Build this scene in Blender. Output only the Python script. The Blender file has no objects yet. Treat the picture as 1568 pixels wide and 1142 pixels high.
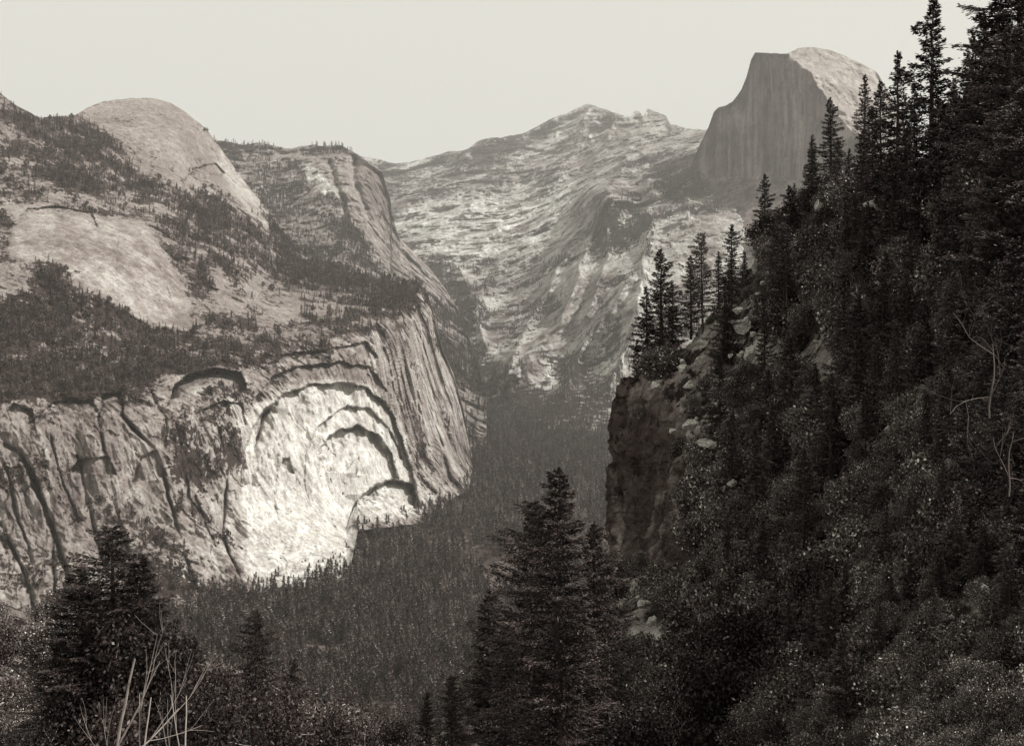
import bpy, math, random
import numpy as np
from mathutils import Vector
rng=np.random.default_rng(7); random.seed(7)
HAZE=True
FL=1847.; CX=784.; HY=420.; EYE=460.
# placement helper: image pixel x / image pixel y / chosen depth (m) -> world metres
def W(px,py,d):
    px=np.asarray(px,float);py=np.asarray(py,float);d=np.asarray(d,float)
    return np.stack(np.broadcast_arrays((px-CX)/FL*d, d, EYE-(py-HY)/FL*d),-1)

# ---------------- noise -----------------
def _h(x,y,z,s):
    n=(x*374761393+y*668265263+z*2147483647+s*974634777)&0xffffffff
    n=((n^(n>>13))*1274126177)&0xffffffff
    n=((n^(n>>16))*2246822519)&0xffffffff
    return ((n^(n>>15))&0xffff)/32767.5-1.0
def vn(p,s=0):
    i=np.floor(p).astype(np.int64); f=p-i; u=f*f*f*(f*(f*6-15)+10)
    x,y,z=i[...,0],i[...,1],i[...,2]; ux,uy,uz=u[...,0],u[...,1],u[...,2]
    r=0
    for a in (0,1):
        wx=ux if a else 1-ux
        for b in (0,1):
            wy=uy if b else 1-uy
            for c in (0,1):
                wz=uz if c else 1-uz
                r=r+wx*wy*wz*_h(x+a,y+b,z+c,s)
    return r
def fbm(p,o=5,g=.5,s=0):
    r=0;a=1;t=0
    for k in range(o):
        r=r+a*vn(p*(2.03**k),s+k); t+=a; a*=g
    return r/t
def ridg(p,o=4,g=.5,s=0):
    r=0;a=1;t=0
    for k in range(o):
        r=r+a*(1-2*np.abs(vn(p*(2.07**k),s+k))); t+=a; a*=g
    return r/t
def sm(a,b,x):
    t=np.clip((x-a)/(b-a),0,1); return t*t*(3-2*t)
def Q(P,a,b,c): return np.stack([P[...,0]/a,P[...,1]/b,P[...,2]/c],-1)

# ---------------- 2-D helpers -----------------
def segdist(px,py,pts):
    best=np.full(px.shape,1e9)
    for (x0,y0),(x1,y1) in zip(pts[:-1],pts[1:]):
        dx,dy=x1-x0,y1-y0; L=dx*dx+dy*dy+1e-9
        t=np.clip(((px-x0)*dx+(py-y0)*dy)/L,0,1)
        best=np.minimum(best,np.hypot(px-x0-t*dx,py-y0-t*dy))
    return best
def inside(px,py,pts):
    r=np.zeros(px.shape,bool); n=len(pts)
    for k in range(n):
        x0,y0=pts[k]; x1,y1=pts[(k+1)%n]
        if y0==y1: continue
        c=((y0>py)!=(y1>py))&(px<(x1-x0)*(py-y0)/(y1-y0)+x0)
        r^=c
    return r
def poly(px,py,pts,soft=8):
    d=segdist(px,py,pts+[pts[0]]); sd=np.where(inside(px,py,pts),d,-d)
    return sm(-soft,soft,sd)
def arch(px,py,line,R,L):
    d=segdist(px,py,line); i=inside(px,py,line)
    return np.where(i,R*sm(0,1.4,d)*np.exp(-d/L),0)
def groove(px,py,line,G,w):
    return G*np.exp(-(segdist(px,py,line)/w)**2)
def rbf(ctrl):
    c=np.array(ctrl,float); P=c[:,:2]/100; v=1000./c[:,2]
    def phi(r): return np.sqrt(r*r+.12)
    n=len(P); A=phi(np.hypot(P[:,None,0]-P[None,:,0],P[:,None,1]-P[None,:,1]))+np.eye(n)*-0.02
    Qm=np.c_[np.ones(n),P]; M=np.block([[A,Qm],[Qm.T,np.zeros((3,3))]])
    w=np.linalg.solve(M,np.r_[v,0,0,0])
    lo,hi=v.min()*.9,v.max()*1.1
    def f(px,py):
        px=np.asarray(px,float)/100;py=np.asarray(py,float)/100
        r=w[n]+w[n+1]*px+w[n+2]*py
        for k in range(n): r=r+w[k]*phi(np.hypot(px-P[k,0],py-P[k,1]))
        return 1000./np.clip(r,lo,hi)
    return f
def pl(pts):
    a=np.array(pts,float); return lambda x: np.interp(x,a[:,0],a[:,1])

# ---------------- mesh builder -----------------
class MB:
    def __init__(s): s.v=[];s.f=[];s.n=0
    def add(s,v,f,m=0,sh=None,smooth=False):
        v=np.asarray(v,float).reshape(-1,3); f=np.asarray(f,np.int64)
        s.v.append(v); s.f.append((f+s.n,m,np.full(len(f),.5) if sh is None else sh,smooth)); s.n+=len(v)
    def build(s,name,mats):
        me=bpy.data.meshes.new(name); V=np.concatenate(s.v)
        me.vertices.add(len(V)); me.vertices.foreach_set('co',V.astype(np.float32).ravel())
        idx=np.concatenate([f.ravel() for f,_,_,_ in s.f]); cnt=np.concatenate([np.full(len(f),f.shape[1]) for f,_,_,_ in s.f])
        me.loops.add(len(idx)); me.loops.foreach_set('vertex_index',idx.astype(np.int32))
        me.polygons.add(len(cnt)); st=np.r_[0,np.cumsum(cnt)[:-1]]
        me.polygons.foreach_set('loop_start',st.astype(np.int32))
        me.polygons.foreach_set('material_index',np.concatenate([np.full(len(f),m) for f,m,_,_ in s.f]).astype(np.int32))
        me.update(calc_edges=True)
        me.polygons.foreach_set('use_smooth',np.concatenate([np.full(len(f),q) for f,_,_,q in s.f]))
        a=me.attributes.new('shade','FLOAT','FACE'); a.data.foreach_set('value',np.concatenate([h for _,_,h,_ in s.f]).astype(np.float32))
        for m in mats: me.materials.append(m)
        return me
def obj(name,me,parent=None,loc=(0,0,0),rz=0,sc=1):
    o=bpy.data.objects.new(name,me); bpy.context.scene.collection.objects.link(o)
    o.location=loc; o.rotation_euler=(0,0,rz); o.scale=(sc,sc,sc) if np.isscalar(sc) else sc
    if parent: o.parent=parent
    return o
def gridfaces(nr,nc):
    i=np.arange(nr*nc).reshape(nr,nc)
    return np.stack([i[:-1,:-1],i[1:,:-1],i[1:,1:],i[:-1,1:]],-1).reshape(-1,4)
def terrain(name,P,attrs,mat,smooth=True):
    nr,nc=P.shape[:2]; b=MB(); b.add(P,gridfaces(nr,nc),0,None,smooth); me=b.build(name,[mat])
    for k,a in attrs.items():
        t=me.attributes.new(k,'FLOAT','POINT'); t.data.foreach_set('value',a.astype(np.float32).ravel())
    return obj(name,me)
def backrows(P,at,drop,n=7):
    rows=[];c=P[0]
    for k in range(n,0,-1):
        t=k/n; q=c.copy(); s=1+ (drop*1.5*t)/c[:,1]; q[:,0]*=s; q[:,1]*=s; q[:,2]-=drop*t**1.6; rows.append(q)
    A={k:np.concatenate([np.repeat(a[:1],n,0),a]) for k,a in at.items()}
    return np.concatenate([np.array(rows),P]),A

# ---------------- materials -----------------
def N(nt,t,**k):
    n=nt.nodes.new(t)
    for a,v in k.items(): setattr(n,a,v)
    return n
def sepia(nt,val):
    r=N(nt,'ShaderNodeValToRGB'); e=r.color_ramp.elements
    pts=[(0,(0,0,0)),(.02,(.0255,.017,.0152)),(.06,(.070,.0515,.047)),(.25,(.266,.231,.214)),(.5,(.506,.484,.45)),(1,(1,.985,.935))]
    e[0].position=0;e[0].color=(0,0,0,1);e[1].position=1;e[1].color=(1,.985,.935,1)
    for p,c in pts[1:-1]:
        x=e.new(p);x.color=(*c,1)
    nt.links.new(val,r.inputs[0]); return r.outputs[0]
def mth(nt,op,a,b=None,c=None,clamp=False):
    n=N(nt,'ShaderNodeMath',operation=op); n.use_clamp=clamp
    for i,x in enumerate((a,b,c)):
        if x is None: continue
        if isinstance(x,(int,float)): n.inputs[i].default_value=x
        else: nt.links.new(x,n.inputs[i])
    return n.outputs[0]
def nz(nt,co,sc,det=6,ro=.6,mp=None,rot=None):
    if mp:
        m=N(nt,'ShaderNodeMapping'); m.inputs['Scale'].default_value=mp
        if rot: m.inputs['Rotation'].default_value=rot
        nt.links.new(co,m.inputs[0]); co=m.outputs[0]
    n=N(nt,'ShaderNodeTexNoise'); n.inputs['Scale'].default_value=sc; n.inputs['Detail'].default_value=det; n.inputs['Roughness'].default_value=ro
    nt.links.new(co,n.inputs['Vector']); return n.outputs[0]
def newmat(name):
    m=bpy.data.materials.new(name); m.use_nodes=True; nt=m.node_tree; b=nt.nodes['Principled BSDF']
    b.inputs['Roughness'].default_value=.9; b.inputs['Specular IOR Level'].default_value=.12
    return m,nt,b
def mrange(nt,x,a,b_,c,d):
    s=N(nt,'ShaderNodeMapRange')
    for i,v in enumerate((a,b_,c,d)): s.inputs[i+1].default_value=v
    nt.links.new(x,s.inputs[0]); return s.outputs[0]
def rockmat(name,S,vegS,streak=.5,crack=.5,bump=2.,vegtone=.04,rot=None,mp=(1,1,.1)):
    """S: base feature size in m; vegS: size of tree clumps"""
    m,nt,b=newmat(name); co=N(nt,'ShaderNodeTexCoord').outputs['Object']
    at=N(nt,'ShaderNodeAttribute',attribute_name='tone').outputs['Fac']; av=N(nt,'ShaderNodeAttribute',attribute_name='veg').outputs['Fac']
    n1=nz(nt,co,1/S,6,.7); n2=nz(nt,co,8/S,5,.75)
    v=mth(nt,'MULTIPLY_ADD',n1,.8,.6); v=mth(nt,'MULTIPLY',v,mth(nt,'MULTIPLY_ADD',n2,1.6,.2))
    st=nz(nt,co,4/S,5,.65,mp=mp,rot=rot)
    v=mth(nt,'MULTIPLY',v,mrange(nt,st,.46,.66,1.05,1-streak))
    c1=nz(nt,co,2.4/S,4,.5,mp=(1,1,.16),rot=(0,.25,0)); cr=mth(nt,'ABSOLUTE',mth(nt,'SUBTRACT',c1,.5))
    v=mth(nt,'MULTIPLY',v,mrange(nt,cr,0,.008,1-crack,1)); v=mth(nt,'MULTIPLY',v,at)
    vg=nz(nt,co,1/vegS,3,.75); vb=nz(nt,co,1/(vegS*6),4,.6)
    vv=mth(nt,'MULTIPLY_ADD',vb,.45,mth(nt,'MULTIPLY',vg,.65))
    k=mth(nt,'MULTIPLY',mth(nt,'SUBTRACT',vv,mth(nt,'MULTIPLY_ADD',av,-.30,.70)),34,clamp=True)
    vt=mth(nt,'MULTIPLY',mth(nt,'MULTIPLY_ADD',n2,1.8,.1),vegtone)
    mx=N(nt,'ShaderNodeMix',data_type='FLOAT'); nt.links.new(k,mx.inputs[0]); nt.links.new(v,mx.inputs[2]); nt.links.new(vt,mx.inputs[3])
    nt.links.new(sepia(nt,mx.outputs[0]),b.inputs['Base Color'])
    h=mth(nt,'ADD',mth(nt,'MULTIPLY',n2,.7),mth(nt,'ADD',n1,mth(nt,'MULTIPLY',mrange(nt,cr,0,.02,0,1),.15))); h=mth(nt,'MULTIPLY_ADD',k,.35,h)
    bp=N(nt,'ShaderNodeBump'); bp.inputs['Strength'].default_value=1; bp.inputs['Distance'].default_value=bump
    nt.links.new(h,bp.inputs['Height']); nt.links.new(bp.outputs[0],b.inputs['Normal'])
    return m
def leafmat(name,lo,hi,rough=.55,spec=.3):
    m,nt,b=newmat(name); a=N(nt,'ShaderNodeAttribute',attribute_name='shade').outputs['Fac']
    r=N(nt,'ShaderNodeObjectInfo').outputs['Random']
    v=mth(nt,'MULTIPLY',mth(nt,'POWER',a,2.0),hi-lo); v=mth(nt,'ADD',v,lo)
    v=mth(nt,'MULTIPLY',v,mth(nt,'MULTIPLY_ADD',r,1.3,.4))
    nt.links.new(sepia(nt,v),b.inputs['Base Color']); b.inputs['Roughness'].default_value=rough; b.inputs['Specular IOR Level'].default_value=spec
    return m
def barkmat(name,t):
    m,nt,b=newmat(name); co=N(nt,'ShaderNodeTexCoord').outputs['Object']
    n=nz(nt,co,60,4,.6,mp=(1,1,.15)); nt.links.new(sepia(nt,mth(nt,'MULTIPLY',mth(nt,'ADD',n,.5),t)),b.inputs['Base Color']); return m

M_leftwall=rockmat('granite_wall',48,10,.3,.3,2.5,vegtone=.04)
M_far=rockmat('granite_far',200,28,.3,.2,30,vegtone=.035,mp=(1,1,.5))
M_mid=rockmat('granite_forested',120,22,.4,.3,16,vegtone=.035)
M_dome=rockmat('granite_dome',90,28,.35,.15,5,vegtone=.05,mp=(1,1,.05))
M_near=rockmat('hillside_ground',5,2.0,.15,.3,1.0,vegtone=.03,mp=(1,1,.5))
M_needle=leafmat('needles',.012,.12)
M_nneedle=leafmat('near_needles',.011,.11)
M_leaf=leafmat('oak_leaves',.022,.55,.45,.4)
M_farleaf=leafmat('far_foliage',.018,.21,.8,.1)
M_bark=barkmat('bark',.07); M_dead=barkmat('dead_wood',.26); M_twig=barkmat('twigs',.28); M_snag=barkmat('snag_wood',.13)
def bouldermat():
    m,nt,b=newmat('boulder_granite'); co=N(nt,'ShaderNodeTexCoord').outputs['Object']
    n=nz(nt,co,1.6,8,.75); n2=nz(nt,co,5,5,.75); v=mth(nt,'MULTIPLY',mth(nt,'MULTIPLY_ADD',n,2.2,-.3),mth(nt,'MULTIPLY_ADD',n2,1.7,-.15))
    v=mth(nt,'MAXIMUM',v,.06)
    nt.links.new(sepia(nt,v),b.inputs['Base Color']); bp=N(nt,'ShaderNodeBump');bp.inputs['Distance'].default_value=.8
    nt.links.new(n,bp.inputs['Height']);nt.links.new(bp.outputs[0],b.inputs['Normal']); return m
M_boulder=bouldermat()

# ================= TERRAIN =================
SURF={}
def patch(px0,px1,step,top,bot,nr,dfun,jag=1.5,seed=0):
    nc=int((px1-px0)/step); c=np.linspace(px0,px1,nc); tp=pl(top)(c)+jag*fbm(np.stack([c/14,c*0,c*0+seed],-1),4,.6); bt=pl(bot)(c) if isinstance(bot,list) else np.full(nc,float(bot))
    t=np.linspace(0,1,nr)[:,None]; PX=np.broadcast_to(c,(nr,nc)).copy(); PY=tp+(bt-tp)*t; return PX,PY,tp

# --- Clouds Rest range
ctrl=[(540,240,9500),(620,250,9500),(735,215,9500),(800,203,9600),(900,160,9800),(1020,182,9000),(1085,200,8000),(1250,200,7500),
(620,350,7300),(700,300,8000),(800,300,7900),(850,230,8900),(900,260,7900),(1000,240,7300),(650,420,6100),(700,480,5200),(750,430,5900),(740,560,4500),(760,640,3850),(720,640,3850),
(800,370,6600),(850,400,5700),(900,350,6000),(930,305,5800),(970,300,6200),(1000,300,6000),(1070,260,6200),(870,500,4800),(800,520,4750),(820,470,5200),(950,450,4600),(1000,400,4900),(1070,350,5100),(850,600,4050),(940,600,3950),(1000,600,3900),(1250,400,4700),(1250,600,3900),(540,350,7500),(540,640,3900),(540,700,3000),(860,700,3000),(1250,700,3000)]
fA=rbf(ctrl)
PX,PY,tp=patch(540,1250,1.4,[(540,238),(580,243),(600,250),(625,250),(660,240),(690,232),(715,228),(735,215),(800,205),(830,190),(850,180),(880,168),(900,160),(915,165),(935,170),(965,180),(972,171),(978,170),(985,180),(992,167),(998,170),(1020,178),(1026,190),(1050,197),(1085,200),(1250,205)],700,430,None,2.2,3)
D=fA(PX,PY); P=W(PX,PY,D)
a=-P[...,0]*.55+P[...,2]*.83; l=P[...,0]*.83+P[...,2]*.55
wv=fbm(P/900,3,.5,77)
q=np.stack([a/520+wv*.8,P[...,1]/2600,l/1900],-1); q3=np.stack([a/120+wv*2,P[...,1]/900,l/600],-1)
wx=PX+12*fbm(P/260,4,.6,61); wy=PY+12*fbm(P/260,4,.6,63)
def ridge(line,g,w): 
    d=segdist(wx,wy,line); return -g*np.exp(-d/w)
RG=ridge([(1085,215),(1040,245),(1000,290),(930,310),(905,365),(880,430),(850,500),(790,570)],360,20)
RG+=ridge([(985,230),(1000,300),(985,400),(970,500),(935,590)],220,16)
RG+=ridge([(885,350),(840,440),(800,520),(770,590)],190,10)+ridge([(960,430),(900,520),(860,600)],190,9)+ridge([(930,350),(925,420),(900,480)],140,8)
RG+=ridge([(900,165),(885,220),(850,270),(800,310),(740,370)],380,16)+ridge([(800,205),(770,270),(700,330),(640,370)],260,14)+ridge([(940,172),(930,225),(905,260)],240,9)+ridge([(1010,185),(960,240),(930,300)],260,10)
RG+=ridge([(840,330),(790,380),(740,440),(715,490)],220,10)+ridge([(735,220),(690,270),(640,300),(610,330)],200,10)+ridge([(700,400),(720,450),(745,530)],150,8)+ridge([(1060,260),(1050,330),(1000,360)],130,9)
D=D+ sm(0,15,PY-tp)*((240*ridg(q,6,.58,5)+170*ridg(P/300,5,.64,11)+60*ridg(q3,4,.6,15))*np.clip((D-2600)/5000,.15,1.1)+RG+60)
P=W(PX,PY,D)
q4=np.stack([a/45+wv*4,P[...,1]/500,l/420],-1)
stripe=fbm(q4,4,.6,19); s2=fbm(q3,4,.6,23)
veg=.34+.22*sm(400,600,PY)+.7*fbm(P/230,5,.7,2)+.4*s2+.25*poly(PX,PY,[(730,215),(850,195),(800,235),(730,240)],10)+.4*poly(wx,wy,[(915,305),(975,290),(1000,340),(950,385),(900,380)],12)+.5*poly(wx,wy,[(1000,250),(1080,230),(1080,300),(1010,300)],12)
veg+=.25*sm(580,640,PY)+.3*poly(PX,PY,[(660,380),(720,440),(760,600),(700,620),(640,420)],20)
veg-=.3*poly(wx,wy,[(600,340),(700,310),(860,290),(890,310),(820,390),(680,400)],18)
tone=.37+.15*poly(wx,wy,[(600,330),(700,310),(850,280),(900,300),(840,390),(660,395)],18)+.18*poly(wx,wy,[(960,400),(985,400),(985,520),(940,600),(800,600),(900,520)],18)-.03*sm(450,640,PY)
tone=tone*np.clip(1+1.1*stripe+1.0*fbm(P/60,4,.68,29),.3,1.7)
at={'tone':tone,'veg':np.clip(veg,0,1)}
Pb,ab=backrows(P,at,1200); terrain('cloud_ridge_mountain',Pb,ab,M_far)
SURF['A']=(P,at['veg'])

# --- Mount Watkins
ctrl=[(300,215,5600),(400,222,5600),(525,225,5500),(580,250,5350),(600,330,5200),(625,385,4950),(650,430,4750),(700,480,4700),(300,450,4000),(450,400,4300),(450,300,5000),(480,270,5100),(550,300,4900),(550,350,4600),(550,450,4000),(640,460,4250),(640,560,3450),(740,700,3000),(300,600,3500),(740,560,4000),(740,800,2300),(300,800,2300)]
fB=rbf(ctrl)
PX,PY,tp=patch(300,745,1.4,[(300,210),(340,216),(375,222),(400,219),(440,228),(480,222),(525,224),(545,235),(570,252),(585,262),(592,285),(598,305),(600,330),(612,365),(640,392),(670,425),(700,470),(720,520),(745,600)],720,360,None,2,4)
D=fB(PX,PY);P=W(PX,PY,D)
wx=PX+5*fbm(P/160,4,.6,61); wy=PY+5*fbm(P/160,4,.6,63)
D=D+sm(0,9,PY-tp)*(100*ridg(Q(P,380,380,1100),5,.6,21)+60*ridg(Q(P,100,100,260),4,.6,25)+12*fbm(P/30,3,.6,9)+groove(wx,wy,[(545,240),(540,270),(560,320)],90,5)+groove(wx,wy,[(505,250),(520,290),(530,330)],80,4)); P=W(PX,PY,D)
veg=.50+.45*fbm(P/200,4,.64,2)-.6*poly(wx,wy,[(455,240),(540,235),(590,262),(598,330),(560,330),(520,300),(480,290)],5)-.35*poly(wx,wy,[(540,330),(610,350),(690,450),(640,470),(580,400)],12)
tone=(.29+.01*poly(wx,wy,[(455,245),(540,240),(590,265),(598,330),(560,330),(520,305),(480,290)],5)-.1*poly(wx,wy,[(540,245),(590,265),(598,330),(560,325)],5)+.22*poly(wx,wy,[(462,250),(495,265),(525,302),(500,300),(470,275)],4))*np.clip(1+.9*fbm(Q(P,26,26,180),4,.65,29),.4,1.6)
at={'tone':tone,'veg':np.clip(veg,0,1)}
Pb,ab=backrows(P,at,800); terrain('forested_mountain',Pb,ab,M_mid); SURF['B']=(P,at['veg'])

# --- Half Dome
PX,PY,tp=patch(1040,1520,1.4,[(1040,300),(1055,262),(1070,225),(1085,195),(1093,172),(1100,165),(1112,162),(1122,156),(1135,138),(1143,118),(1150,92),(1156,81),(1175,81),(1205,83),(1222,74),(1245,73),(1270,77),(1300,88),(1325,101),(1342,110),(1355,130),(1370,158),(1390,205),(1415,250),(1450,300),(1520,340)],520,320,None,1.3,5)
wx=PX+5*fbm(np.stack([PX/18,PY/18,0*PX],-1),4,.6,71)
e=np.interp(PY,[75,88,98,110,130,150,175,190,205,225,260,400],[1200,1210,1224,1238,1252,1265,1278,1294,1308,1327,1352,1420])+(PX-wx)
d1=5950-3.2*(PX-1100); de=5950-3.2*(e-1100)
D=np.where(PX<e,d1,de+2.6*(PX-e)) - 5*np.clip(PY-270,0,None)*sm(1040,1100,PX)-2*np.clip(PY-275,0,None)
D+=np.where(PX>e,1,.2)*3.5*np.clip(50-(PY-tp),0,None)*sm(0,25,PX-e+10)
P=W(PX,PY,D)
D=D+sm(0,8,PY-tp)*(np.where(PX<e,34,9)*ridg(Q(P,80,80,900),5,.62,3)+60*fbm(P/350,4,.5,7)+np.where(PX<e,8,12)*fbm(P/40,4,.6,1)+np.where(PX<e,0,1)*(groove(PX,PY,[(1262,150),(1300,178),(1330,190)],-50,6)+26*ridg(P/130,4,.6,8)))
D+=30*groove(PX,PY,[(1175,95),(1180,150),(1172,220),(1180,260)],1,4)+26*groove(PX,PY,[(1205,110),(1212,180),(1205,240)],1,3)+22*groove(PX,PY,[(1140,150),(1135,200)],1,3)
P=W(PX,PY,D)
veg=.08+.3*poly(PX,PY,[(1290,190),(1330,190),(1400,260),(1340,300),(1290,260)],10)+.2*sm(340,420,PY)+.5*poly(PX,PY,[(1050,230),(1088,280),(1085,330),(1040,310)],8)
st=fbm(Q(P,22,22,500),5,.68,13)
tone=np.where(PX<e,.10*np.clip(1+2.0*st+1.1*fbm(P/110,4,.6,33),.2,2.4),.29*np.clip(1+.6*fbm(P/45,4,.65,3)+.3*st,.5,1.5))+.16*poly(PX,PY,[(1272,180),(1300,190),(1308,210),(1285,215)],5)  # face shade painted in: rock darker there than on the sunlit side
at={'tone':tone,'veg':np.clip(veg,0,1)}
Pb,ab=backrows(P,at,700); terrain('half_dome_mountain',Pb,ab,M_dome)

# --- North Dome + Royal Arches wall + column
ctrl=[(-150,120,2700),(0,145,2900),(60,180,2950),(120,175,3250),(200,150,3500),(290,178,3550),(345,240,3500),(410,320,3450),(460,385,3350),(560,420,3150),(600,425,3000),(650,440,2950),(690,550,2900),(720,700,2850),
(200,190,3250),(260,220,3200),(200,260,3000),(300,280,3150),(360,310,3200),(120,260,2700),(0,260,2550),(-150,300,2300),(0,330,2300),(100,335,2350),(230,345,2500),(270,480,2230),(150,430,2150),(350,400,2550),(430,440,2650),(500,450,2700),(0,450,2000),(0,560,1800),(150,570,1900),(150,500,2030),(300,565,2000),(400,540,2120),(500,520,2260),(570,500,2420),(620,500,2620),
(-150,620,1650),(0,620,1715),(150,620,1800),(300,620,1900),(400,620,2010),(500,620,2150),(580,600,2330),(640,600,2560),(690,640,2730),
(0,780,1670),(150,780,1730),(300,780,1810),(400,780,1910),(500,780,2040),(580,720,2220),(640,700,2430),(700,700,2650),
(-150,950,1540),(0,950,1580),(100,955,1570),(300,935,1630),(400,890,1770),(530,885,1800),(545,800,2100),(650,792,2250),(720,742,2600)]
fD=rbf(ctrl)
PX,PY,tp=patch(-160,726,1.3,[(-160,115),(0,143),(22,160),(60,180),(95,178),(115,176),(135,165),(160,155),(200,150),(235,151),(262,158),(290,176),(318,200),(345,238),(380,285),(410,320),(430,350),(455,380),(480,398),(530,412),(570,425),(600,424),(640,430),(655,450),(664,480),(676,530),(695,575),(708,620),(718,670),(722,695),(724,700),(726,735)],
 [(-160,1010),(0,985),(60,995),(290,975),(380,950),(420,905),(530,900),(548,812),(655,800),(690,765),(720,748),(726,745)],600,None,1.4,6)
D=fD(PX,PY);P=W(PX,PY,D)
ux=PX+16*fbm(P/110,4,.6,161); uy=PY+13*fbm(P/110,4,.6,163)
cliff=poly(ux,uy,[(-160,620),(0,610),(130,610),(260,575),(380,560),(480,530),(575,500),(650,440),(730,600),(740,1000),(-160,1100)],8)
colm=poly(PX,PY,[(570,480),(600,430),(650,430),(735,700),(735,800),(650,800),(620,680)],10)
slab=poly(ux*.5+PX*.5,uy*.5+PY*.5,[(20,325),(140,328),(225,345),(255,400),(290,470),(285,505),(230,500),(160,460),(95,425),(80,400),(20,390)],7)
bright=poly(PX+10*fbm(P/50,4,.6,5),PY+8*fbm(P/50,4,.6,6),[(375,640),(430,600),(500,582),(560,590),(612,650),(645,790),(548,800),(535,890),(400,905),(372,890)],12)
domeM=poly(PX,PY,[(125,175),(200,140),(260,145),(340,225),(420,330),(330,290),(230,275),(190,230)],12)
lean=P.copy(); lean[...,0]+=.28*P[...,2]
rough=(1-.8*slab)*(1-.6*domeM)
wob=fbm(P/120,3,.5,301)
R=cliff*(1-.7*bright)*(1+.7*colm)*((20+15*wob)*ridg(Q(lean,75,75,520),5,.56,31)+(6+6*wob)*ridg(Q(lean,24,24,170),4,.6,37))+rough*(1-cliff)*(36*ridg(P/150,6,.58,41)+5*fbm(P/26,4,.6,43))+rough*(1-.6*bright)*2.5*ridg(P/16,4,.65,45)
R+=bright*3*ridg(Q(P,18,18,240),4,.6,47)
w=lean.copy();w[...,2]*=.6; sh=fbm(w/90,4,.55,51)*5; R+=(cliff*(1-.4*bright)*5+3*(1-cliff)*(1-slab))*((sh-np.floor(sh))**4)*-1
wx=PX+4*fbm(P/30,4,.65,61); wy=PY+5*fbm(P/30,4,.65,63)
var=np.clip(.5+1.6*fbm(P/60,3,.6,303),.0,1.3)
va=np.clip(.95+.9*fbm(P/50,3,.6,305),.3,1.4)
A1=[(368,740),(374,690),(385,655),(405,625),(435,602),(470,590),(520,584),(562,593),(592,618),(612,660),(632,720),(646,775)]
A2=[(484,720),(490,690),(503,668),(525,655),(552,651),(580,666),(600,695),(612,735)]
A=arch(wx,wy,A1,54,60)
A+=arch(wx,wy,A2,60,30)
A+=arch(wx,wy,[(472,690),(482,660),(502,640),(530,622),(565,626),(597,655),(620,705)],30,16)
A+=arch(wx,wy,[(385,615),(415,577),(470,557),(520,553),(568,562),(595,600)],34,14)
A+=arch(wx,wy,[(398,565),(440,541),(500,533),(560,522),(580,550)],30,12)
A+=arch(wx,wy,[(300,655),(312,625),(340,612),(372,620),(378,650)],18,14)
A+=arch(wx,wy,[(15,345),(40,320),(90,314),(140,324),(152,348)],34,10)
A+=arch(wx,wy,[(275,280),(300,256),(330,249),(345,266)],34,9)
A+=arch(wx,wy,[(100,725),(125,703),(165,697),(180,725)],24,14)
A+=arch(wx,wy,[(40,650),(85,615),(140,612),(160,645)],26,14)
A+=arch(wx,wy,[(148,640),(158,602),(185,600),(192,640)],44,14)
A+=arch(wx,wy,[(200,740),(215,700),(240,690),(255,730)],22,18)
A+=arch(wx,wy,[(0,640),(20,615),(50,625),(55,660)],26,18)
A+=arch(wx,wy,[(425,720),(432,700),(445,700),(450,725)],20,10)
A*=va
A+=arch(wx,wy,[(530,810),(540,775),(562,750),(597,735),(634,744),(644,775)],60,22)+arch(wx,wy,[(560,760),(575,742),(600,733),(632,742),(636,758)],55,10)
A+=arch(wx,wy,[(258,612),(268,588),(290,572),(330,564),(368,570),(380,600)],95,16)
G=0
for L,g,ww in [([(-20,670),(30,690),(55,740),(100,870),(110,960)],50,3),([(190,640),(235,690),(262,770),(300,900)],50,2.8),([(120,700),(140,790),(180,950)],28,2.2),([(0,800),(40,880),(60,960)],34,2.6),([(230,600),(255,640),(250,700)],22,2.),
 ([(570,470),(590,540),(606,610),(640,720)],50,3),([(330,640),(350,720),(340,820),(380,920)],22,1.8),([(50,740),(80,800),(85,950)],30,2.4),([(300,760),(330,840),(330,930)],20,1.8),([(640,470),(655,560),(668,650),(690,740)],28,2.6),([(610,450),(625,540),(650,660)],28,2.6),([(290,285),(340,300),(400,345),(430,400)],22,2.2),([(190,215),(215,250),(260,262)],12,1.8),([(245,195),(270,240),(262,262)],10,1.6),([(180,360),(175,430),(190,470)],5,1.6),([(240,400),(265,470)],5,1.6),([(425,610),(402,640),(385,700)],40,2.6),
 ([(430,640),(420,760),(440,890)],6,1.5),([(470,620),(465,740),(500,880)],6,1.5),([(400,700),(395,800)],6,1.5),([(270,650),(290,760),(320,800)],20,1.8),([(70,640),(90,720),(120,800)],20,1.8),([(150,640),(175,760),(210,900)],24,1.8),([(330,130),(300,200),(330,250),(400,320)],10,1.8),([(10,720),(30,800),(50,860)],24,2),([(90,850),(110,900),(150,960)],24,2)]:
    G=G+groove(wx,wy,L,g,ww)*var
D=D+sm(0,6,PY-tp)*R+A+G; P=W(PX,PY,D)
forest=poly(ux,uy,[(-160,470),(0,470),(60,420),(90,405),(150,450),(200,490),(290,520),(345,525),(380,545),(300,565),(200,585),(130,612),(-160,620)],10)
f2=poly(ux,uy,[(0,160),(60,180),(120,180),(190,215),(230,275),(330,290),(350,320),(300,330),(250,300),(160,300),(60,270),(30,200)],14)
f3=poly(ux,uy,[(230,330),(300,300),(360,330),(420,400),(560,430),(650,440),(640,470),(570,490),(500,500),(440,480),(380,500),(330,400)],16)
f4=poly(ux,uy,[(430,350),(470,388),(570,425),(560,445),(440,420),(400,350)],8)
f5=poly(PX,PY,[(580,425),(650,430),(660,470),(600,490),(570,470)],8)
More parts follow.
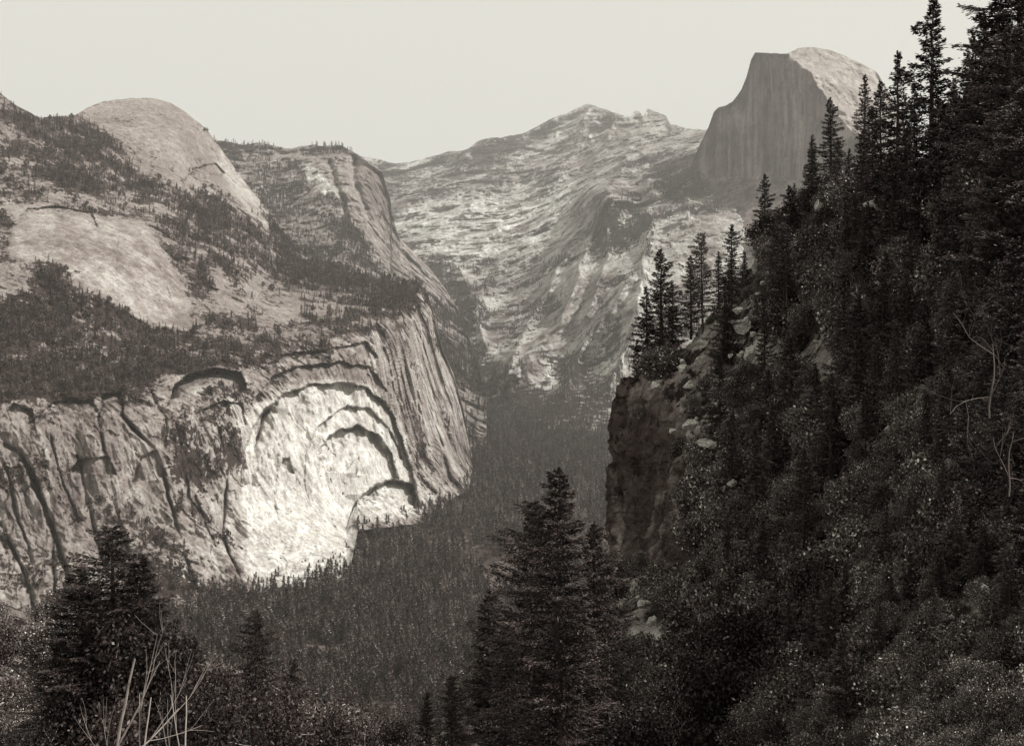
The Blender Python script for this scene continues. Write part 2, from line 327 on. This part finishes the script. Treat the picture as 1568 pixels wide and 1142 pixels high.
veg=.48*(1-cliff)+.4*forest+.24*f2+.16*f3+.3*f4+.3*f5+.85*fbm(P/55,5,.76,71)*(1-cliff)+cliff*(.24+.7*fbm(Q(P,60,60,90),4,.65,73))-.6*slab-.45*domeM-.35*bright
veg+=.26*poly(ux,uy,[(230,620),(370,600),(375,720),(330,740),(240,740)],20)*cliff+.2*cliff*sm(420,300,PX)*sm(780,900,PY)
veg-=.4*poly(PX,PY,[(330,420),(450,450),(460,490),(400,500),(330,470)],12)
veg=np.clip(veg,0,1)
ledge=np.exp(-segdist(ux,uy,[(-50,615),(130,612),(260,577),(380,562),(480,532),(575,502)])/6)
veg=np.clip(veg+.5*ledge,0,1)
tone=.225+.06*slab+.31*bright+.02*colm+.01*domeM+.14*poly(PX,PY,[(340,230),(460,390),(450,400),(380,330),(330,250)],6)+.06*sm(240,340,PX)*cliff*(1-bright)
tone-=.07*poly(ux,uy,[(400,590),(440,560),(560,540),(590,600),(560,590),(500,580),(430,600)],6)  # dark stained band, plus shading painted into the rock under the upper arches
vs=fbm(Q(P,9,9,170),4,.65,83); vs2=fbm(Q(P,40,40,400),3,.6,85)
tone=tone*np.clip(1+(.25+.6*cliff)*vs*(1-.4*bright)+.6*vs2*np.maximum(cliff,slab)*(1-.5*bright)+.4*fbm(P/12,4,.7,87)*(1-.5*bright)+.4*fbm(P/160,4,.6,88)*(1-bright),.3,1.6)
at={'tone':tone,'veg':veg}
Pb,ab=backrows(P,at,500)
ncol=6; last=Pb[:,-1]; ext=[]
for k in range(1,ncol+1):
    q=last.copy(); q[:,1]+=60*k; q[:,0]-=10*k*k; ext.append(q)
Pb=np.concatenate([Pb,np.stack(ext,1)],1); ab={k:np.concatenate([a_,np.repeat(a_[:,-1:],ncol,1)],1) for k,a_ in ab.items()}
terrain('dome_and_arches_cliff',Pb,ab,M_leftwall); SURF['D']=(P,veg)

# --- valley floor (one sheet to the horizon)
xs=np.concatenate([[-40000,-15000,-6000],np.linspace(-2500,2500,160),[6000,15000,40000]]); ys=np.concatenate([[-3000,0],np.linspace(600,5000,180),[8000,15000,60000]])
X,Y=np.meshgrid(xs,ys); Z=0*X+6*fbm(np.stack([X/180,Y/180,X*0],-1),3,.5,81)
P=np.stack([X,Y,Z],-1)[::-1]
def meadow(x,y): 
    return np.exp(-(((x+18)/28)**2+((y-1850)/120)**2)**2)+np.exp(-(((x+235)/40)**2+((y-1480)/18)**2)**2)+np.exp(-(((x+75)/22)**2+((y-1690)/20)**2)**2)
vm=np.clip(.6+.5*fbm(P/90,4,.65,5)-.3*meadow(P[...,0],P[...,1]),0,1)
terrain('valley_floor',P,{'tone':np.full(X.shape,.12),'veg':vm},rockmat('valley_ground',40,8,.3,.1,1.,vegtone=.04))

# --- near right spur
ctrl=[(930,560,335),(930,700,325),(930,850,305),(1000,540,315),(1000,700,265),(1000,850,235),(1000,1142,110),(1060,520,300),(1100,450,300),(1100,600,240),(1100,850,165),(1100,1142,90),(1200,330,290),(1200,500,230),(1200,700,160),(1250,290,270),(1300,260,250),(1300,400,205),(1300,700,130),(1300,1000,80),(1300,1142,62),(1400,210,225),(1400,400,170),(1568,100,190),(1568,300,140),(1568,600,90),(1568,900,60),(1568,1142,45),(1750,0,180),(1750,1142,40),(1750,1400,28),(1000,1400,60),(640,1142,112),(640,1400,60),(800,1142,112),(900,1000,160)]
fF=rbf(ctrl)
topF=[(930,600),(938,585),(950,572),(985,565),(1010,548),(1050,505),(1090,470),(1110,440),(1150,400),(1200,345),(1250,300),(1300,268),(1340,262),(1400,245),(1470,200),(1568,130),(1780,20)]
PX,PY,tp=patch(930,1780,1.6,topF,1420,520,None,5,8)
Lb=np.interp(PY,[570,600,650,700,760,850,950,1142,1420],[946,942,929,934,924,930,880,650,560])+7*fbm(np.stack([PY/26,PY*0,PY*0+.5],-1),5,.65,3); PX=Lb+(PX-930)*(1780-Lb)/850
D=fF(PX,PY);P=W(PX,PY,D)
CLIFF=[(900,590),(1000,590),(1040,640),(1075,700),(1050,870),(920,890)]
OUT=[(1100,455),(1170,430),(1185,470),(1165,570),(1095,700),(1030,700),(1010,640),(1035,560)]
OUT2=[(945,900),(990,890),(1020,990),(975,1010)]
cl=poly(PX,PY,CLIFF,14); ou=np.maximum(poly(PX,PY,OUT,18),poly(PX,PY,OUT2,10)); cw=sm(1090,1030,PX)*sm(1000,900,PY)
def cells(p,s=0): return vn(np.floor(p)+.5,s)
def jit(P,sc,am,s): return np.stack([fbm(P/sc,3,.6,s+k)*am for k in range(3)],-1)
blk=cells(Q(P,5,5,3.5)+jit(P,6,.7,2))*1.3+cells(Q(P,2.4,2.4,1.8)+jit(P,3,.7,4),7)*.7
D=D+(1-.85*cw)*sm(0,10,PY-tp)*(8*ridg(P/34,4,.55,91)*np.clip(D/200,.3,1)+3.0*ridg(P/9,4,.6,93)*np.clip(D/150,.3,1)+(ou+.25)*blk)
P=W(PX,PY,D)
Y2=P.copy(); Y2[...,1]*=.6
dx=cw*(3.6*fbm(Q(Y2,14,14,30),5,.6,95)+2.2*ridg(Q(Y2,6,6,12),4,.65,96)+1.0*cells(Q(Y2,4,4,6)+jit(P,6,.6,12),9))
P[...,0]+=dx*sm(0,12,PX-Lb+4); P[...,2]+=cw*sm(20,0,PY-tp)*1.5*fbm(P/3,3,.6,98)
gap=sm(.12,.3,fbm(P/16,4,.6,5))
vegF=np.clip(.60-.40*cl-.2*ou-.35*gap+.35*fbm(P/7,4,.6,15),0,1); tone=(.15-.075*cl+.12*ou+.16*gap)*np.clip(1+.9*fbm(P/2.5,4,.7,7)+.5*fbm(P/10,3,.6,8),.3,1.8)  # cliff face colour darkened to paint in its shade
nc=8; ext=[]; 
for k in range(nc,0,-1):
    q=P[:,0].copy(); q[:,1]+=14*k; q[:,0]+=3.0*k; q[:,2]-=2*k; ext.append(q)
P2=np.concatenate([np.stack(ext,1),P],1); at={'tone':np.concatenate([np.repeat(tone[:,:1],nc,1),tone],1),'veg':np.concatenate([np.repeat(vegF[:,:1],nc,1),vegF],1)}
Pb,ab=backrows(P2,at,60); terrain('rocky_hillside',Pb,ab,M_near)

# --- near left slope
ctrl=[(-200,880,125),(0,955,115),(150,1000,112),(300,1030,112),(560,1150,130),(0,1142,70),(300,1142,78),(-200,1142,60),(-200,1450,35),(560,1450,60),(300,1450,45)]
fG=rbf(ctrl)
PX,PY,tp=patch(-200,600,2.5,[(-200,870),(0,935),(60,965),(150,1000),(300,1030),(420,1075),(520,1120),(600,1160)],1460,200,None,6,9)
D=fG(PX,PY);P=W(PX,PY,D); D=D+sm(0,10,PY-tp)*(5*ridg(P/24,4,.55,95)+1.2*fbm(P/5,3,.6,97)); P=W(PX,PY,D)
at={'tone':.24*np.clip(1+.7*fbm(P/2.5,4,.7,7),.4,1.7),'veg':np.clip(.5+.4*fbm(P/9,3,.5,6),0,1)}
Pb,ab=backrows(P,at,60); terrain('brushy_slope',Pb,ab,M_near)

# ================= PLANTS =================
def tube(b,pts,rad,sides,mat):
    pts=np.asarray(pts,float); n=len(pts); t=np.gradient(pts,axis=0); t/=np.linalg.norm(t,axis=1)[:,None]+1e-9
    ref=np.array([.31,.17,.93]) if abs(t[0,2])<.8 else np.array([1,.13,.07])
    u=np.cross(t,ref); u/=np.linalg.norm(u,axis=1)[:,None]; v=np.cross(t,u)
    a=np.arange(sides)*2*np.pi/sides
    V=pts[:,None]+np.asarray(rad)[:,None,None]*(np.cos(a)[None,:,None]*u[:,None]+np.sin(a)[None,:,None]*v[:,None])
    i=np.arange(n*sides).reshape(n,sides); j=np.roll(i,-1,1)
    b.add(V,np.stack([i[:-1],j[:-1],j[1:],i[1:]],-1).reshape(-1,4),mat,None,True)
def unit(a): return a/(np.linalg.norm(a,axis=-1,keepdims=True)+1e-9)
def leaves(b,c,d,l,w,mat,sh,r):
    n=len(c); d=unit(d); s=unit(np.cross(d,r.normal(size=(n,3)))); l=np.asarray(l)[:,None]/2; w=np.asarray(w)[:,None]/2
    V=np.stack([c-d*l,c+s*w,c+d*l,c-s*w],1); b.add(V,np.arange(4*n).reshape(n,4),mat,sh)
def conifer(seed,width=.16,cs=.12,nb=150,per=90,leaf=.014,gap=.25,power=.75,lat_=.2,tr=.016,lw=(.3,.65)):
    r=np.random.default_rng(seed); b=MB()
    k=np.linspace(0,1,14); wob=np.cumsum(r.normal(0,.0025,(14,2)),0)
    tube(b,np.c_[wob,k],tr*(1-k)**.8+.0012,7,0)
    az=0; ab_=r.uniform(0,6.28)
    for i in range(nb):
        z=cs+(1-cs)*((i+r.random())/nb)**.92; u=(z-cs)/(1-cs); az+=2.4+r.normal(0,.4)
        f=r.uniform(.3,.6) if r.random()<gap*(1+.8*np.sign(vn(np.array([z*11,seed*1.7,0.])))) else 1.
        f*=1+.22*np.cos(az-ab_)
        L=width*((1-u)**power)*min(1,.5+u*4)*r.uniform(.6,1.4)*f+.009
        c=np.array([np.cos(az),np.sin(az),0]); droop=.42*(1-u)-.35*u+r.normal(0,.1)
        s=np.linspace(0,1,5); x0=np.array([np.interp(z,k,wob[:,0]),np.interp(z,k,wob[:,1]),z])
        pts=x0+c*L*s[:,None]+np.array([0,0,1])*(L*(-droop*s+ .3*s*s*(1-u)+.05))[:,None]
        tube(b,pts,.0035*(1-u*.6)*(1-s*.85)*(L/width+.2),3,0)
        n=int(per*(L/width)**.9)+6
        ss=r.beta(1.5,1.1,n); q=np.stack([np.interp(ss,s,pts[:,j]) for j in range(3)],1)
        side=np.array([-c[1],c[0],0]); lat=r.normal(0,1,n)*L*lat_*(1.15-ss*.75)
        q=q+side*lat[:,None]+np.c_[np.zeros((n,2)),-np.abs(lat)*.35+r.normal(0,leaf*.4,n)]
        d=c+side*np.sign(lat)[:,None]*.7+r.normal(0,.35,(n,3))
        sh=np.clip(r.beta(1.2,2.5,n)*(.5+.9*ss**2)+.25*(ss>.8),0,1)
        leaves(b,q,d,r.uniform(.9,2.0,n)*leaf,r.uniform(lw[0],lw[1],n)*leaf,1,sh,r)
    return b
def branchy(seed,leafn=90,leaf=.026,clump=.075,depth=4,spread=.75,up=.35,r0=.03,l0=.26,kids=3,curve=.16):
    r=np.random.default_rng(seed); b=MB(); ends=[]
    def grow(p,d,L,rad,lev):
        n=4 if lev else 7; pts=[p]; dd=d.copy()
        for _ in range(n):
            dd=unit(dd+r.normal(0,curve,3)+np.array([0,0,up*.12])); pts.append(pts[-1]+dd*L/n)
        tube(b,pts,np.linspace(rad,rad*.45,n+1),6 if lev<2 else 3,0)
        if lev>=2: ends.append(pts[-2])
        if lev>=depth: ends.append(pts[-1]); return
        for _ in range(kids+(1 if r.random()<.4 else 0)):
            k=r.integers(2,n+1); nd=unit(dd+r.normal(0,spread,3)+np.array([0,0,up*.5]))
            grow(pts[k],nd,L*r.uniform(.5,.85),rad*.5,lev+1)
    grow(np.zeros(3),np.array([0,0,1.]),l0,r0,0)
    if leafn:
        E=np.array(ends); E=E[r.random(len(E))<.85]; m=len(E)
        br=r.beta(1.2,2.5,m)
        c=np.repeat(E,leafn,0)+r.normal(0,clump,(m*leafn,3))*np.array([1,1,.6]); sh=np.clip(np.repeat(br,leafn)*.5+r.beta(1,3,m*leafn)*.45+.6*(r.random(m*leafn)<.08),0,1)  # a few random leaves painted pale as sun glints
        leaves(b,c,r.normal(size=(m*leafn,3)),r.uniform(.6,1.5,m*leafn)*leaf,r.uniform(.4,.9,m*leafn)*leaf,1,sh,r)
    return b
def norm(b):
    V=np.concatenate(b.v); s=1/V[:,2].max()
    b.v=[v*s for v in b.v]; return b

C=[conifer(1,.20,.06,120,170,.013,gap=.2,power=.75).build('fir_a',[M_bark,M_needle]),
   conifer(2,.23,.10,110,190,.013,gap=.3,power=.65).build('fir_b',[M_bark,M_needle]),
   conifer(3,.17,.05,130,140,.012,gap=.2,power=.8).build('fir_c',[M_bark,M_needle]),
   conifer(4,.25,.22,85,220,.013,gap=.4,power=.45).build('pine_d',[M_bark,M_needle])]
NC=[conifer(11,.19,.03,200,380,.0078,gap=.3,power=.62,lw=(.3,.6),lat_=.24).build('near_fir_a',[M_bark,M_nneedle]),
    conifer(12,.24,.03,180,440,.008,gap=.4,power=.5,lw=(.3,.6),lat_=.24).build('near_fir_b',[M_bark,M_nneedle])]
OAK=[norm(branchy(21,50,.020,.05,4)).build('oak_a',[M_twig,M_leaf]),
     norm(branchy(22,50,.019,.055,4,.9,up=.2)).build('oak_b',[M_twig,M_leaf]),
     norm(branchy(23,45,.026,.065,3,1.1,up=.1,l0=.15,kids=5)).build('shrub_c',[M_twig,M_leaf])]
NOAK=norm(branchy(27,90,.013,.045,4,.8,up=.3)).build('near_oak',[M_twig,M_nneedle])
DEAD=[norm(branchy(37,0,depth=3,spread=.5,up=.5,r0=.013,l0=.9,kids=2,curve=.07)).build('snag_a',[M_dead]),
      norm(branchy(34,0,depth=4,spread=.75,r0=.006,l0=.45,kids=3,up=.1,curve=.2)).build('snag_b',[M_snag])]
def farcon(seed,w): return conifer(seed,w,.1,26,6,.075,gap=.1,power=.8)
FC=[farcon(41,.17).build('far_conifer_a',[M_bark,M_farleaf]),farcon(42,.22).build('far_conifer_b',[M_bark,M_farleaf])]
def faroak(seed):
    r=np.random.default_rng(seed); b=MB(); tube(b,[[0,0,0],[0,0,.5]],[.03,.02],4,0)
    n=130; v=unit(r.normal(size=(n,3)))*r.uniform(.5,1.1,n)[:,None]*np.array([.36,.36,.38]); v[:,2]+=.55
    leaves(b,v,r.normal(size=(n,3)),r.uniform(.12,.24,n),r.uniform(.08,.18,n),1,r.beta(2,2,n),r); return b
FO=faroak(43).build('far_oak',[M_bark,M_farleaf])

def scatter(group,name,proto,pos,scale):
    n=len(pos)
    if n==0: return
    L=1.5197*np.asarray(scale); a=rng.uniform(0,2*np.pi,n)
    V=np.stack([pos+np.stack([np.cos(a+k*2*np.pi/3),np.sin(a+k*2*np.pi/3),0*a],1)*(L/np.sqrt(3))[:,None] for k in range(3)],1)
    b=MB(); b.add(V,np.arange(3*n).reshape(n,3)); o=obj(name,b.build(name,[]),group)
    o.instance_type='FACES'; o.use_instance_faces_scale=True; o.instance_faces_scale=1; o.show_instancer_for_render=False; o.show_instancer_for_viewport=False
    obj(name+'_plant',proto,o)
def group(name):
    e=bpy.data.objects.new(name,None); bpy.context.scene.collection.objects.link(e); return e
def pick(P,wt,n):
    a=np.linalg.norm(np.cross(P[1:,:-1]-P[:-1,:-1],P[:-1,1:]-P[:-1,:-1]),axis=-1)*wt[:-1,:-1]
    k=rng.choice(a.size,n,p=(a/a.sum()).ravel()); i,j=np.unravel_index(k,a.shape); u,v=rng.random((2,n,1))
    return P[i,j]*(1-u)*(1-v)+P[i+1,j]*u*(1-v)+P[i,j+1]*(1-u)*v+P[i+1,j+1]*u*v
def split(g,nm,pos,sc,protos,pr):
    k=rng.choice(len(protos),len(pos),p=pr)
    for q in range(len(protos)): scatter(g,f'{nm}_{q+1}',protos[q],pos[k==q],sc[k==q])

g=group('cliff_bench_forest')
P,v=SURF['D']; p=pick(P,np.clip(v-.42,0,1)**1.2,10500); split(g,'stand',p,rng.uniform(5,18,len(p)),[FC[0],FC[1],FO],[.55,.3,.15])
g=group('mountain_forest')
P,v=SURF['B']; p=pick(P,np.clip(v-.3,0,1)**1.5,8000); split(g,'slope',p,rng.uniform(12,26,len(p)),[FC[0],FC[1]],[.5,.5])
P,v=SURF['A']; p=pick(P,np.clip(v-.35,0,1)**1.2*(P[...,1]<6500),9000); split(g,'canyon',p,rng.uniform(10,24,len(p)),[FC[0],FC[1]],[.5,.5])
g=group('valley_forest')
n=26000; dd=np.sqrt(rng.uniform(950**2,4300**2,n)); bx=rng.uniform(150,1050,n); x=(bx-CX)/FL*dd
cl=fbm(np.stack([x/60,dd/90,0*x],-1),3,.5,99); keep=(meadow(x,dd)<.35)&(cl>-.22+rng.uniform(-.15,.15,n)-.3*(dd>2600)); p=np.stack([x,dd,0*x-1],1)[keep]
s=rng.uniform(9,36,len(p))*(.8+.3*rng.random(len(p))); split(g,'grove',p,s,[FC[0],FC[1]],[.55,.45]) 
n=5000; dd=rng.uniform(950,1900,n); x=(rng.uniform(250,900,n)-CX)/FL*dd; ok=meadow(x,dd)<.35
split(g,'understory',np.stack([x,dd,0*x-1],1)[ok],rng.uniform(8,26,ok.sum()),[FC[0],FC[1]],[.5,.5])
n=5000; dd=np.sqrt(rng.uniform(950**2,3600**2,n)); x=(rng.uniform(150,1050,n)-CX)/FL*dd; ok=meadow(x,dd)<.5
scatter(g,'oak_grove',FO,np.stack([x,dd,0*x],1)[ok],rng.uniform(6,15,ok.sum()))

# near hillside brush
def nearpts(fn,n,x0,x1,topf,y1,reg=None):
    px=rng.uniform(x0,x1,n*3); py=rng.uniform(150,y1,n*3); ok=py>topf(px)+6
    if reg: ok&=reg(px,py)
    px,py=px[ok][:n],py[ok][:n]; d=fn(px,py); return W(px,py+4,d),d,px,py
tF=pl(topF)
def regF(px,py):
    L=np.interp(py,[600,650,850,950,1142,1420],[935,932,935,900,690,600]); r=rng.random(px.shape)
    c=inside(px,py,CLIFF+[(920,885)]); o=inside(px,py,OUT)|inside(px,py,OUT2); gp=fbm(W(px,py,fF(px,py))/16,4,.6,5)>.14
    return (px>L)&(~c|(r<.14))&(~o|(r<.7))&(~gp|(r<.3))
g=group('hillside_brush')
p,d,px,py=nearpts(fF,1350,640,1700,tF,1350,regF)
s=np.clip(d*.031*rng.uniform(.35,1.6,len(d)),1.2,8); s=np.where(inside(px,py,OUT)|inside(px,py,CLIFF),s*.5,s); split(g,'thicket',p,s,OAK,[.35,.3,.35])
g=group('hillside_firs')
p,d,px,py=nearpts(fF,200,1100,1700,tF,1050,regF); split(g,'firs',p,np.clip(d*.075*rng.uniform(.4,1.4,len(d)),4,20),C[:3],[.4,.3,.3])
g=group('slope_brush')
p,d,px,py=nearpts(fG,300,-180,580,pl([(-200,880),(0,945),(150,1005),(300,1035),(520,1125),(600,1170)]),1400)
split(g,'thicket',p,np.clip(d*.037*rng.uniform(.4,1.6,len(d)),1.2,6),OAK,[.35,.3,.35])

def tree(name,me,px,ty,by,d,wid=1.,tilt=(0,0)):
    h=(by-ty)/FL*d; w=W(px,by,d); o=obj(name,me,None,tuple(w),random.uniform(0,6.28),(h*wid,h*wid,h))
    if tilt!=(0,0): o.rotation_euler=(tilt[0],tilt[1],random.uniform(0,6.28))
for t in [(1428,-2,350,188,0,1.0),(1374,80,345,184,2,1.0),(1350,125,330,192,1,.8),(1487,52,320,186,1,.75),(1507,25,330,170,2,.8),(1530,-20,380,150,0,1.1),(1462,130,300,195,0,.8),(1400,130,330,195,2,.9),(1336,165,300,205,0,1),
 (1245,228,320,240,0,1.1),(1282,215,310,240,1,1.0),(1300,228,320,235,2,1.2),(1322,232,320,230,0,1.1),(1225,290,360,255,1,1),(1205,345,470,215,3,1),(1188,362,440,240,0,1.1),(1265,270,340,230,3,1),
 (1012,382,590,298,0,1.1),(990,440,600,300,2,1.1),(1030,430,560,305,1,.9),(1076,358,520,296,3,.8),(1058,392,520,300,0,1),(1120,344,460,290,1,1.0),(1100,385,480,292,2,1),(1140,385,450,285,0,1),(975,520,620,300,2,1.1),(1165,400,450,270,1,1),
 (1365,230,420,170,0,1.1),(1410,250,430,165,2,1.2),(1310,300,420,190,1,1),(1440,150,400,165,1,.9),(1390,190,400,180,0,.9)]:
    tree('fir_tree',C[t[4]],t[0],t[1],t[2],t[3],t[5])
for t in [(862,718,1210,78,0,1.1),(818,770,1230,86,1,.9),(905,800,1200,90,0,1.0),(745,903,1200,92,0,1.),(690,1035,1260,80,1,.9),(780,930,1230,84,1,.8),(395,935,1250,66,1,.9),(300,975,1260,62,0,.9),(655,1060,1260,82,0,.8),
 (1566,-170,330,150,0,1.2),(1545,40,420,130,1,1.1),(1575,120,560,110,0,1.2),(1530,300,640,110,1,.9),(1570,380,820,85,0,1.2),(1545,560,960,72,1,1.1),(1580,740,1250,58,0,1.2),(1510,820,1200,66,1,1.),(1470,470,760,110,0,.9),
 (1290,960,1400,62,0,.9),(175,808,1250,52,1,1.2),(215,850,1250,51,0,1.2),(130,870,1250,53,0,1.3),(240,920,1300,50,1,.9),(90,985,1300,52,1,.8),(450,1010,1300,70,1,.8)]:
    tree('pine_tree',NC[t[4]],t[0],t[1],t[2],t[3],t[5])
for t in [(140,940,1250,50),(210,950,1250,48),(60,1010,1250,50),(330,1010,1250,56),(520,1060,1250,66),(1100,900,1180,85),(1200,830,1100,95),(1400,800,1150,70),(1040,960,1240,85),(610,1095,1250,70)]:
    tree('oak_tree',NOAK,t[0],t[1],t[2],t[3],.8)
for t in [(205,1000,1260,38,0,.8,(.12,-.1)),(165,900,1250,40,0,.9,(0,.1)),(270,1000,1260,38,0,.8,(.1,-.3)),(1515,405,640,70,1,1,(0,.1)),(1545,560,760,62,1,1,(.1,0))]:
    tree('dead_tree',DEAD[t[4]],t[0],t[1],t[2],t[3],t[5],t[6])
# boulders
import bmesh
def boulder(seed):
    bm=bmesh.new(); bmesh.ops.create_icosphere(bm,subdivisions=4,radius=1); V=np.array([v.co[:] for v in bm.verts])
    r=np.random.default_rng(seed); V*=np.array([1,.85,.8])
    for _ in range(16):
        n=unit(r.normal(size=3)); k=r.uniform(.35,.65); dd=V@n; V=V-np.clip(dd-k,0,None)[:,None]*n
    V=V*(1+.16*ridg(V*2.4+seed,4,.6))[:,None]
    for v,c in zip(bm.verts,V): v.co=c
    me=bpy.data.meshes.new('boulder'); bm.to_mesh(me); bm.free(); me.materials.append(M_boulder); return me
BO=[boulder(k) for k in range(5)]
go=group('granite_outcrops')
lst=[(1130,475,15),(1135,500,18),(1150,540,14),(1110,470,11),(1072,525,10),(1045,565,14),(1055,590,12),(1075,550,11),(1440,322,24),(1425,335,16),(1195,620,14),(1420,515,14),(1470,525,14),(1335,370,12),(1310,395,11),(1180,420,12),(1345,430,11),(1060,650,13),(1085,680,14),(1030,660,10),(985,925,14),(975,905,10),(1000,950,10),(950,925,8),(1350,1090,14),(1400,1040,14),(1120,1090,14),(1220,590,10),(1290,980,9),(1380,760,12),(970,1050,9),(1430,300,11)]
while len(lst)<220:
    a,b_=random.uniform(940,1560),random.uniform(300,1100)
    near=bool(inside(np.array([a]),np.array([b_]),OUT)[0])
    if b_>tF(a)+15 and (near or random.random()<.2) and not(a<1050 and 600<b_<870): lst.append((a,b_,random.uniform(3,7) if near else random.uniform(3,13)))
for k,(a,b_,s) in enumerate(lst):
    d=float(fF(a,b_)); fr=.955 if k<32 else random.uniform(.93,.97); w=W(a,b_,d*fr); s=s/FL*d*(.9 if k<32 else .85)
    o=obj(f'boulder_{k+1}',BO[k%5],go,tuple(w),0,(s*random.uniform(.9,1.5),s*random.uniform(.9,1.3),s*random.uniform(.7,1.5)))
    o.rotation_euler=(random.uniform(-.5,.5),random.uniform(-.5,.5),random.uniform(0,6))

# ================= HAZE =================
if HAZE:
    bpy.ops.mesh.primitive_cube_add(size=1,location=(0,8300,1450)); hz=bpy.context.object; hz.name='valley_haze'; hz.scale=(26000,15400,3100)
    m=bpy.data.materials.new('haze');m.use_nodes=True;nt=m.node_tree
    for n_ in list(nt.nodes):
        if n_.type!='OUTPUT_MATERIAL': nt.nodes.remove(n_)
    vs=N(nt,'ShaderNodeVolumeScatter'); vs.inputs['Color'].default_value=(1,.96,.915,1); vs.inputs['Density'].default_value=5.2e-5; vs.inputs['Anisotropy'].default_value=.1
    nt.links.new(vs.outputs[0],[n_ for n_ in nt.nodes if n_.type=='OUTPUT_MATERIAL'][0].inputs['Volume']); hz.data.materials.append(m)

# ================= LIGHT / SKY / CAMERA =================
S=Vector((.76,-.22,.76)).normalized(); el=math.asin(S.z); az=math.atan2(S.x,S.y)
sl=bpy.data.lights.new('sun','SUN'); sl.energy=5; sl.angle=math.radians(.5); sl.color=(1,.97,.92)
so=bpy.data.objects.new('sun',sl); bpy.context.scene.collection.objects.link(so); so.rotation_euler=S.to_track_quat('Z','Y').to_euler(); so.location=(0,0,3000)
w=bpy.data.worlds.new('World'); bpy.context.scene.world=w; w.use_nodes=True; nt=w.node_tree; bg=nt.nodes['Background']
sk=N(nt,'ShaderNodeTexSky'); sk.sky_type='NISHITA'; sk.sun_disc=False; sk.sun_elevation=el; sk.sun_rotation=az
bw=N(nt,'ShaderNodeRGBToBW'); nt.links.new(sk.outputs[0],bw.inputs[0])
v=mth(nt,'MULTIPLY',mth(nt,'POWER',bw.outputs[0],.15),6.8)
mx=N(nt,'ShaderNodeVectorMath',operation='SCALE'); mx.inputs[0].default_value=(1,.982,.87); nt.links.new(v,mx.inputs['Scale'])
nt.links.new(mx.outputs[0],bg.inputs[0]); bg.inputs[1].default_value=.1
cd=bpy.data.cameras.new('camera'); cam=bpy.data.objects.new('camera',cd); bpy.context.scene.collection.objects.link(cam)
cam.location=(0,0,EYE); cam.rotation_euler=(math.pi/2,0,0); cd.sensor_width=36; cd.lens=FL/1568*36; cd.shift_y=(HY-571)/1568; cd.clip_start=.5; cd.clip_end=120000
bpy.context.scene.camera=cam
sc=bpy.context.scene; sc.view_settings.view_transform='Standard'; sc.view_settings.look='None'; sc.view_settings.exposure=0
